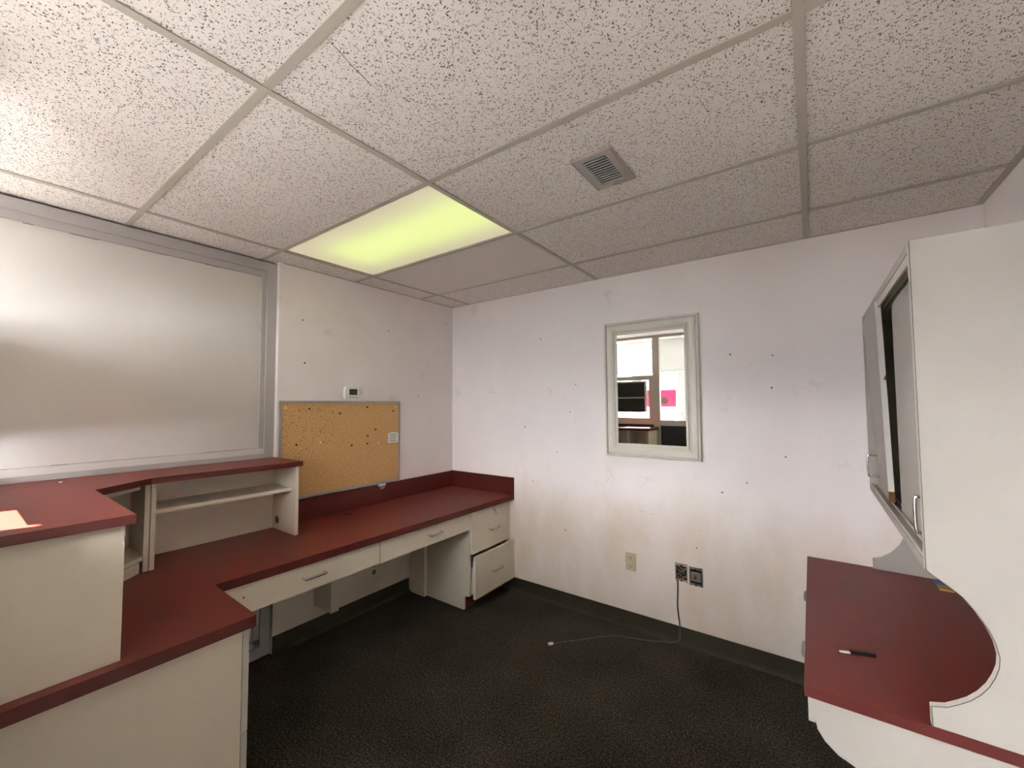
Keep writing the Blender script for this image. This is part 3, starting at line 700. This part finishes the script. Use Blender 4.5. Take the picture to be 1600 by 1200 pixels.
# ------------------------------------------------------------------ things on the left wall
ck = thing('cork_board', 'cork board in a thin grey aluminium frame on the left wall', 'board', (0, -1.05, .893))
cy0, cy1, cz0, cz1 = -1.510, -.597, .893, 1.508
obj('cork_sheet', box(.0005, .009, cy0 + .010, cy1 - .010, cz0 + .010, cz1 - .010), CORK, ck)
def crail(pts): return obj('frame_rail', prism(pts, 'x', .0004, .014), mat('frame_alu', (.42, .40, .37, 1), .4, metal=.3) if 'frame_alu' not in bpy.data.materials else bpy.data.materials['frame_alu'], ck, bevel=.001)
fwid = .015
crail([(cy0, cz1), (cy1, cz1), (cy1 - fwid, cz1 - fwid), (cy0 + fwid, cz1 - fwid)])
crail([(cy0, cz0), (cy0 + fwid, cz0 + fwid), (cy1 - fwid, cz0 + fwid), (cy1, cz0)])
crail([(cy0, cz0), (cy0, cz1), (cy0 + fwid, cz1 - fwid), (cy0 + fwid, cz0 + fwid)])
crail([(cy1, cz0), (cy1 - fwid, cz0 + fwid), (cy1 - fwid, cz1 - fwid), (cy1, cz1)])
pins = [(-1.475, 1.465, 0, 'pale push pin in the upper corner of the cork board nearest the window frame'),
        (-1.327, 1.456, 1, 'first dark push pin from the window frame, near the top of the cork board'),
        (-1.111, 1.422, 1, 'dark push pin near the top of the cork board, below the thermostat'),
        (-.897, 1.464, 1, 'dark push pin near the top of the cork board, just past the thermostat'),
        (-.645, 1.462, 0, 'pale push pin in the upper corner of the cork board above the white card'),
        (-.668, 1.432, 1, 'dark push pin close above the white card, by the upper corner of the cork board'),
        (-.824, 1.297, 1, 'dark push pin level with the top of the white card on the cork board'),
        (-.891, 1.254, 1, 'upper of two dark push pins stacked mid-height on the cork board'),
        (-.893, 1.198, 1, 'lower of two dark push pins stacked mid-height on the cork board'),
        (-.800, 1.195, 0, 'pale push pin beside the white card on the cork board'),
        (-1.020, 1.195, 1, 'dark push pin in the middle of the cork board'),
        (-1.248, 1.233, 0, 'pale push pin amid the pin holes of the cork board'),
        (-1.406, 1.232, 1, 'lowest dark push pin toward the raised counter on the cork board')]
for (y, z, dk, lab) in pins:
    bm = disc((.009, y, z), (1, 0, 0), .0045, .006, 10); disc((.015, y, z), (1, 0, 0), .0065, .003, 10, bm)
    tag(obj('push_pin', bm, DARK if dk else PINKPL), lab, 'push pin', 'push pins in the cork board')
cardt = thing('note_card', 'small white card with grey print pinned at the cork board edge', 'card', (.012, -.665, 1.188))
obj('sheet', box(.0145, .0155, -.712, -.617, 1.188, 1.262), PAPER, cardt)
for k in range(4):
    obj('print_line', box(.0155, .0158, -.700, -.632 - .008 * (k % 2), 1.200 + k * .016, 1.205 + k * .016), PRINT, cardt)
obj('tape', box(.0092, .0147, -.69, -.64, 1.258, 1.268), PINKPL, cardt)

th = thing('thermostat', 'white digital thermostat on the wall above the cork board', 'thermostat', (0, -1.007, 1.512))
obj('body', prism(arc(-.955, 1.587, .022, .022, 0, 90, 5) + arc(-1.058, 1.587, .022, .022, 90, 180, 5) + arc(-1.062, 1.532, .018, .018, 180, 270, 4) + arc(-.951, 1.532, .018, .018, 270, 360, 4), 'x', .0004, .026), WHITEP, th, bevel=.004)
obj('screen', box(.026, .0268, -1.050, -.988, 1.550, 1.592), LCD, th)
for (y, z) in ((-.966, 1.586), (-.954, 1.571), (-.966, 1.556)): obj('button', disc((.026, y, z), (1, 0, 0), .0048, .0015, 8), GREYP, th)
for y in (-1.042, -1.018, -.994): obj('button', box(.026, .0275, y - .006, y + .006, 1.530, 1.537), GREYP, th)

clp = thing('adhesive_clip', 'small white adhesive clip stuck on the red splashback below the cork board', 'clip', (.0205, -.765, .850))
obj('base', box(.0203, .0235, -.800, -.735, .874, .888), WHITEP, clp, bevel=.001)
obj('hook', prism([(-.785, .852), (-.750, .852), (-.747, .870), (-.788, .870)], 'x', .0203, .030), GREYP, clp, bevel=.001)

# ------------------------------------------------------------------ mirror on the back wall
mr = thing('mirror', 'rectangular wall mirror in a cream moulded frame on the back wall', 'mirror', (1.79, 0, 1.123))
mx0, mx1, mz0, mz1 = 1.485, 2.098, 1.123, 2.033; FWD = .0875
PR = [(0, .0005), (0, .020), (.004, .026), (.0135, .028), (.0150, .026), (.0155, .013), (.0185, .013), (.0190, .0205), (.024, .0225), (.038, .0235), (.050, .022), (.062, .017), (.069, .0120), (.0695, .0060), (.0715, .0060), (.0720, .0135), (.080, .0120), (FWD, .009), (FWD, .0005)]
def rail(a, b_, ia, ib):
    """mitred rail: outer corners a,b ; the profile runs towards the inner corners ia, ib"""
    bm = bmesh.new(); A = []; B = []
    for (u_, h_) in PR:
        t = u_ / FWD
        A.append(bm.verts.new((a[0] + (ia[0] - a[0]) * t, -h_, a[1] + (ia[1] - a[1]) * t)))
        B.append(bm.verts.new((b_[0] + (ib[0] - b_[0]) * t, -h_, b_[1] + (ib[1] - b_[1]) * t)))
    for k in range(len(PR) - 1): bm.faces.new((A[k], A[k + 1], B[k + 1], B[k]))
    bm.faces.new(A); bm.faces.new(B[::-1])
    obj('frame_rail', bm, CREAM, mr)
O = [(mx0, mz0), (mx1, mz0), (mx1, mz1), (mx0, mz1)]; I = [(mx0 + FWD, mz0 + FWD), (mx1 - FWD, mz0 + FWD), (mx1 - FWD, mz1 - FWD), (mx0 + FWD, mz1 - FWD)]
for k in range(4): rail(O[k], O[(k + 1) % 4], I[k], I[(k + 1) % 4])
obj('mirror_glass', box(mx0 + FWD - .002, mx1 - FWD + .002, -.0075, -.003, mz0 + FWD - .002, mz1 - FWD + .002), MIRROR, mr)

# ------------------------------------------------------------------ open electrical boxes and the cable
def ebox(name, label, x0, x1, z0, z1, kind):
    t = thing(name, label, 'electrical box', ((x0 + x1) / 2, 0, z0))
    xc = (x0 + x1) / 2; zc = (z0 + z1) / 2
    obj('recess', box(x0 + .004, x1 - .004, -.0012, -.0002, z0 + .004, z1 - .004), DARK, t)
    bm = box(x0, x0 + .005, -.006, -.0002, z0 + .008, z1 - .008); box(x1 - .005, x1, -.006, -.0002, z0 + .008, z1 - .008, bm)
    box(x0 + .005, x1 - .005, -.006, -.0002, z1 - .014, z1 - .008, bm); box(x0 + .005, x1 - .005, -.006, -.0002, z0 + .008, z0 + .014, bm)
    obj('box_rim', bm, STEEL if kind else VENT, t)
    for z_ in (z0, z1 - .010):
        for xx in (x0, xc - .007, x1 - .014):
            obj('ear', box(xx, xx + .014, -.005, -.0003, z_, z_ + .010), STEEL if kind else VENT, t)
    for z_ in (z0 + .010, z1 - .010): obj('screw', disc((xc, -.006, z_), (0, -1, 0), .005, .003, 8), CHROME, t)
    if kind:
        obj('yoke', box(x0 + .008, x1 - .008, -.0065, -.0045, zc - .028, zc + .028), STEEL, t)
        obj('jack', box(xc - .012, xc + .008, -.012, -.0065, zc - .018, zc + .016), COPPER, t, bevel=.001)
        obj('jack_hole', box(xc - .006, xc + .002, -.0125, -.012, zc - .008, zc + .002), DARK, t)
    else:
        obj('module', box(xc - .016, xc + .018, -.008, -.0012, zc - .004, zc + .012), CABLE, t)
        for q in range(4):
            zz = zc + (.030, .020, -.016, -.026)[q]
            obj('wire', tube(smooth_path([(x0 + .008, -.003, zz), (xc - .01, -.008, zz + .006 * (-1) ** q), (xc + .008, -.007, zz - .007), (x1 - .008, -.003, zz + .004)], 4), .0022, 6), (BRASS, GREYP, COPPER, BRASS)[q], t, smooth=True)
ebox('electrical_box', 'open wall box full of loose wires, with a grey cable leaving it', 1.922, 1.996, .377, .488, 0)
ebox('electrical_box', 'open wall box with a metal yoke and a copper-coloured jack', 2.005, 2.079, .371, .482, 1)
pc_ = [(1.937, -.004, .384), (1.937, -.0065, .37), (1.934, -.0075, .30), (1.931, -.0075, .22), (1.941, -.0095, .12), (1.944, -.0105, .06), (1.935, -.020, .022), (1.895, -.030, .005), (1.85, -.046, .004), (1.798, -.080, .004), (1.69, -.117, .004),
       (1.598, -.151, .004), (1.534, -.202, .004), (1.434, -.316, .004), (1.349, -.410, .004), (1.305, -.462, .004)]
dc = thing('data_cable', 'grey data cable hanging from the open wall box and trailing over the carpet', 'cable', (1.6, -.2, 0))
obj('cord', tube(smooth_path(pc_, 5), .0036, 7), CABLE, dc, smooth=True)
obj('plug', hexa([(1.292, -.487, .0005), (1.292, -.487, .010), (1.281, -.478, .0005), (1.281, -.478, .010), (1.311, -.463, .0005), (1.311, -.463, .010), (1.300, -.454, .0005), (1.300, -.454, .010)]), WHITEP, dc, bevel=.001, label='clear white plug')

# ------------------------------------------------------------------ right side: counter, hutch cabinet
ZC = .665
sc = obj('side_worktop', box(2.599, 3.2995, -1.232, -.0008, .636, ZC), RED, bevel=.0015)
band(sc, REDD, 2)  # same red as the top, coloured darker to dim its directly lit sides
tag(sc, 'deep red laminate counter top on the right wall below the tall cabinet', 'worktop')
def support(name, label, y0, y1):
    P = [(2.622, .6355), (2.622, .572), (2.627, .545), (2.643, .519), (2.672, .494), (2.708, .480), (2.76, .470), (2.84, .450), (2.91, .40), (2.95, .32), (2.965, .20), (2.97, 0), (3.298, 0), (3.298, .6355)]
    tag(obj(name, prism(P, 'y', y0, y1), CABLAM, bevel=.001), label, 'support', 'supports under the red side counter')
support('counter_support', 'off-white curved support panel at the front end of the red side counter', -1.216, -1.198)
support('counter_support', 'off-white curved support panel under the red side counter against the back wall', -.040, -.022)
for k, (y0, y1, hy) in enumerate(((-1.190, -.62, -.86), (-.612, -.05, -.36))):
    d = thing('slim_drawer_unit', ['shallow drawer under the red side counter next to its front support', 'shallow drawer under the red side counter next to the back wall'][k], 'drawer', (2.9, (y0 + y1) / 2, .54), 'drawers under the red side counter')
    obj('front', box(2.606, 2.622, y0, y1, .545, .6355), CABLAM, d, bevel=.001)
    bm = box(2.622, 3.05, y0 + .03, y0 + .042, .56, .63); box(2.622, 3.05, y1 - .042, y1 - .03, .56, .63, bm); box(2.622, 3.05, y0 + .042, y1 - .042, .555, .561, bm)
    obj('drawer_box', bm, CABLAM, d)
    obj('handle', tube(smooth_path([(2.606, hy - .05, .59), (2.596, hy - .05, .59), (2.590, hy - .04, .59), (2.590, hy + .04, .59), (2.596, hy + .05, .59), (2.606, hy + .05, .59)], 4), .0048), STEEL, d, smooth=True)

wc = thing('hutch_cabinet', 'tall off-white hutch cabinet with sliding doors and scalloped end panels on the red side counter', 'cabinet', (3.08, -.61, ZC))
CUT = [(2.865, 1.905), (2.865, 1.050), (2.880, 1.037), (2.905, 1.018), (2.928, .998), (2.950, .966), (2.967, .934), (2.978, .903), (2.983, .874), (2.981, .848), (2.974, .824), (2.963, .798), (2.948, .774), (2.930, .753), (2.912, .738), (2.890, .722), (2.862, .713), (2.862, ZC + .0004), (3.299, ZC + .0004), (3.299, 1.905)]
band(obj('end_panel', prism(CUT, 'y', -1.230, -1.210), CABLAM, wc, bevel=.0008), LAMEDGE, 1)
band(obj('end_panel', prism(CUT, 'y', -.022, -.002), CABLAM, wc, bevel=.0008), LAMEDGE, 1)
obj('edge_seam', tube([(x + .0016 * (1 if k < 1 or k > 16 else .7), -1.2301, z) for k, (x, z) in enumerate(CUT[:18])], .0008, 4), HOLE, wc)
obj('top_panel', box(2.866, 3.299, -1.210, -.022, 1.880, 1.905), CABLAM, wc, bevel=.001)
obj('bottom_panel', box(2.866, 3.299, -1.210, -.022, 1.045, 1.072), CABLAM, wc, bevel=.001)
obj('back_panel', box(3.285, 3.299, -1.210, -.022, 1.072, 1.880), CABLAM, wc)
obj('shelf', box(3.08, 3.285, -1.210, -.022, 1.46, 1.478), CABLAM, wc)
for (xa, xb) in ((2.868, 2.873), (2.8915, 2.8955), (2.9145, 2.919)):
    obj('track', box(xa, xb, -1.209, -.023, 1.072, 1.080), LAMEDGE, wc)
    obj('track', box(xa, xb, -1.209, -.023, 1.852 if xa < 2.88 else 1.858, 1.880), LAMEDGE, wc)
nd_ = obj('door', box(2.8975, 2.9125, -1.206, -.650, 1.082, 1.846), CABLAM, wc, bevel=.001)
hp = lambda x, y, zc, o: tube(smooth_path([(x, y, zc + .048), (x - o * .7, y, zc + .048), (x - o, y, zc + .040), (x - o, y, zc - .040), (x - o * .7, y, zc - .048), (x, y, zc - .048)], 4), .0048, 8)
obj('handle', hp(2.8975, -1.135, 1.170, .032), CHROME, nd_, smooth=True, label='chrome wire pull')
# far door has slipped its track: top leans out, bottom sits inside the frame
fd_ = [(2.862, -.545, 1.876, 0), (2.862, -.085, 1.862, 0)]
TN, TF, BN, BF = Vector((2.860, -.550, 1.878)), Vector((2.8615, -.070, 1.862)), Vector((2.8745, -.555, 1.092)), Vector((2.893, -.080, 1.076))
tx = Vector((.018, 0, 0))
CHZ = .040
def lerp(a, b_, t): return a + (b_ - a) * t
tb = 1 - CHZ / (TN.z - BN.z)
MN, MF = lerp(TN, BN, tb), lerp(TF, BF, tb)
dr = obj('door', hexa([BN, TN, BF, TF, BN + tx, TN + tx, BF + tx, TF + tx]), CABLAM, wc, bevel=.0008)
e_ = Vector((0, -.0008, 0))
obj('edge_band', hexa([MN + e_ * 2, TN + e_ * 2, MN + e_ * .1, TN + e_ * .1, MN + tx + e_ * 2, TN + tx + e_ * 2, MN + tx + e_ * .1, TN + tx + e_ * .1]), LAMEDGE, dr)
obj('bare_edge', hexa([BN + e_, MN + e_, BN - e_ * .1, MN - e_ * .1, BN + tx + e_, MN + tx + e_, BN + tx - e_ * .1, MN + tx - e_ * .1]), CHIP, dr, label='bare brown chipboard edge where the band broke off')
q = lerp(TN, BN, .385); obj('chipped_notch', hexa([q + Vector((.010, -.0022, -.008)), q + Vector((.013, -.0022, .002)), q + Vector((.010, .001, -.008)), q + Vector((.013, .001, .002)), q + tx + Vector((.0006, -.0022, -.014)), q + tx + Vector((.0006, -.0022, .010)), q + tx + Vector((.0006, .001, -.014)), q + tx + Vector((.0006, .001, .010))]), CHIP, dr)
obj('handle', hp(2.8885, -.190, 1.185, .042), CHROME, dr, smooth=True, label='chrome wire pull')

kn = thing('craft_knife', 'small black-handled knife with a pale tip lying on the red side counter', 'knife', (2.73, -.957, ZC))
def along(a, b_, w0, w1, z0, z1):
    a = Vector(a); b_ = Vector(b_); n = Vector((-(b_ - a).y, (b_ - a).x)).normalized()
    return hexa([(*(a - n * w0), z0), (*(a - n * w0), z1), (*(a + n * w0), z0), (*(a + n * w0), z1), (*(b_ - n * w1), z0), (*(b_ - n * w1), z1), (*(b_ + n * w1), z0), (*(b_ + n * w1), z1)])
obj('blade', along((2.689, -.972), (2.722, -.960), .003, .0055, ZC + .0005, ZC + .004), PAPER, kn)
obj('handle', along((2.718, -.962), (2.782, -.942), .006, .0045, ZC + .0004, ZC + .011), DARK, kn, bevel=.0015)
obj('dark_rod', tube([(2.688, -.990, ZC + .003), (2.688, -.950, ZC + .003)], .0016, 6), DARK, kn)  # short dark rod lying across the end of the pale tip

pk = thing('small_packet', 'small blue and gold packet on the red side counter behind the cabinet end', 'packet', (3.085, -.115, ZC))
obj('wrapper', box(3.062, 3.105, -.105, -.060, ZC + .0004, ZC + .008), BLUE, pk, bevel=.002)
obj('band', box(3.066, 3.110, -.165, -.106, ZC + .0004, ZC + .008), GOLD, pk, bevel=.002, label='gold end')
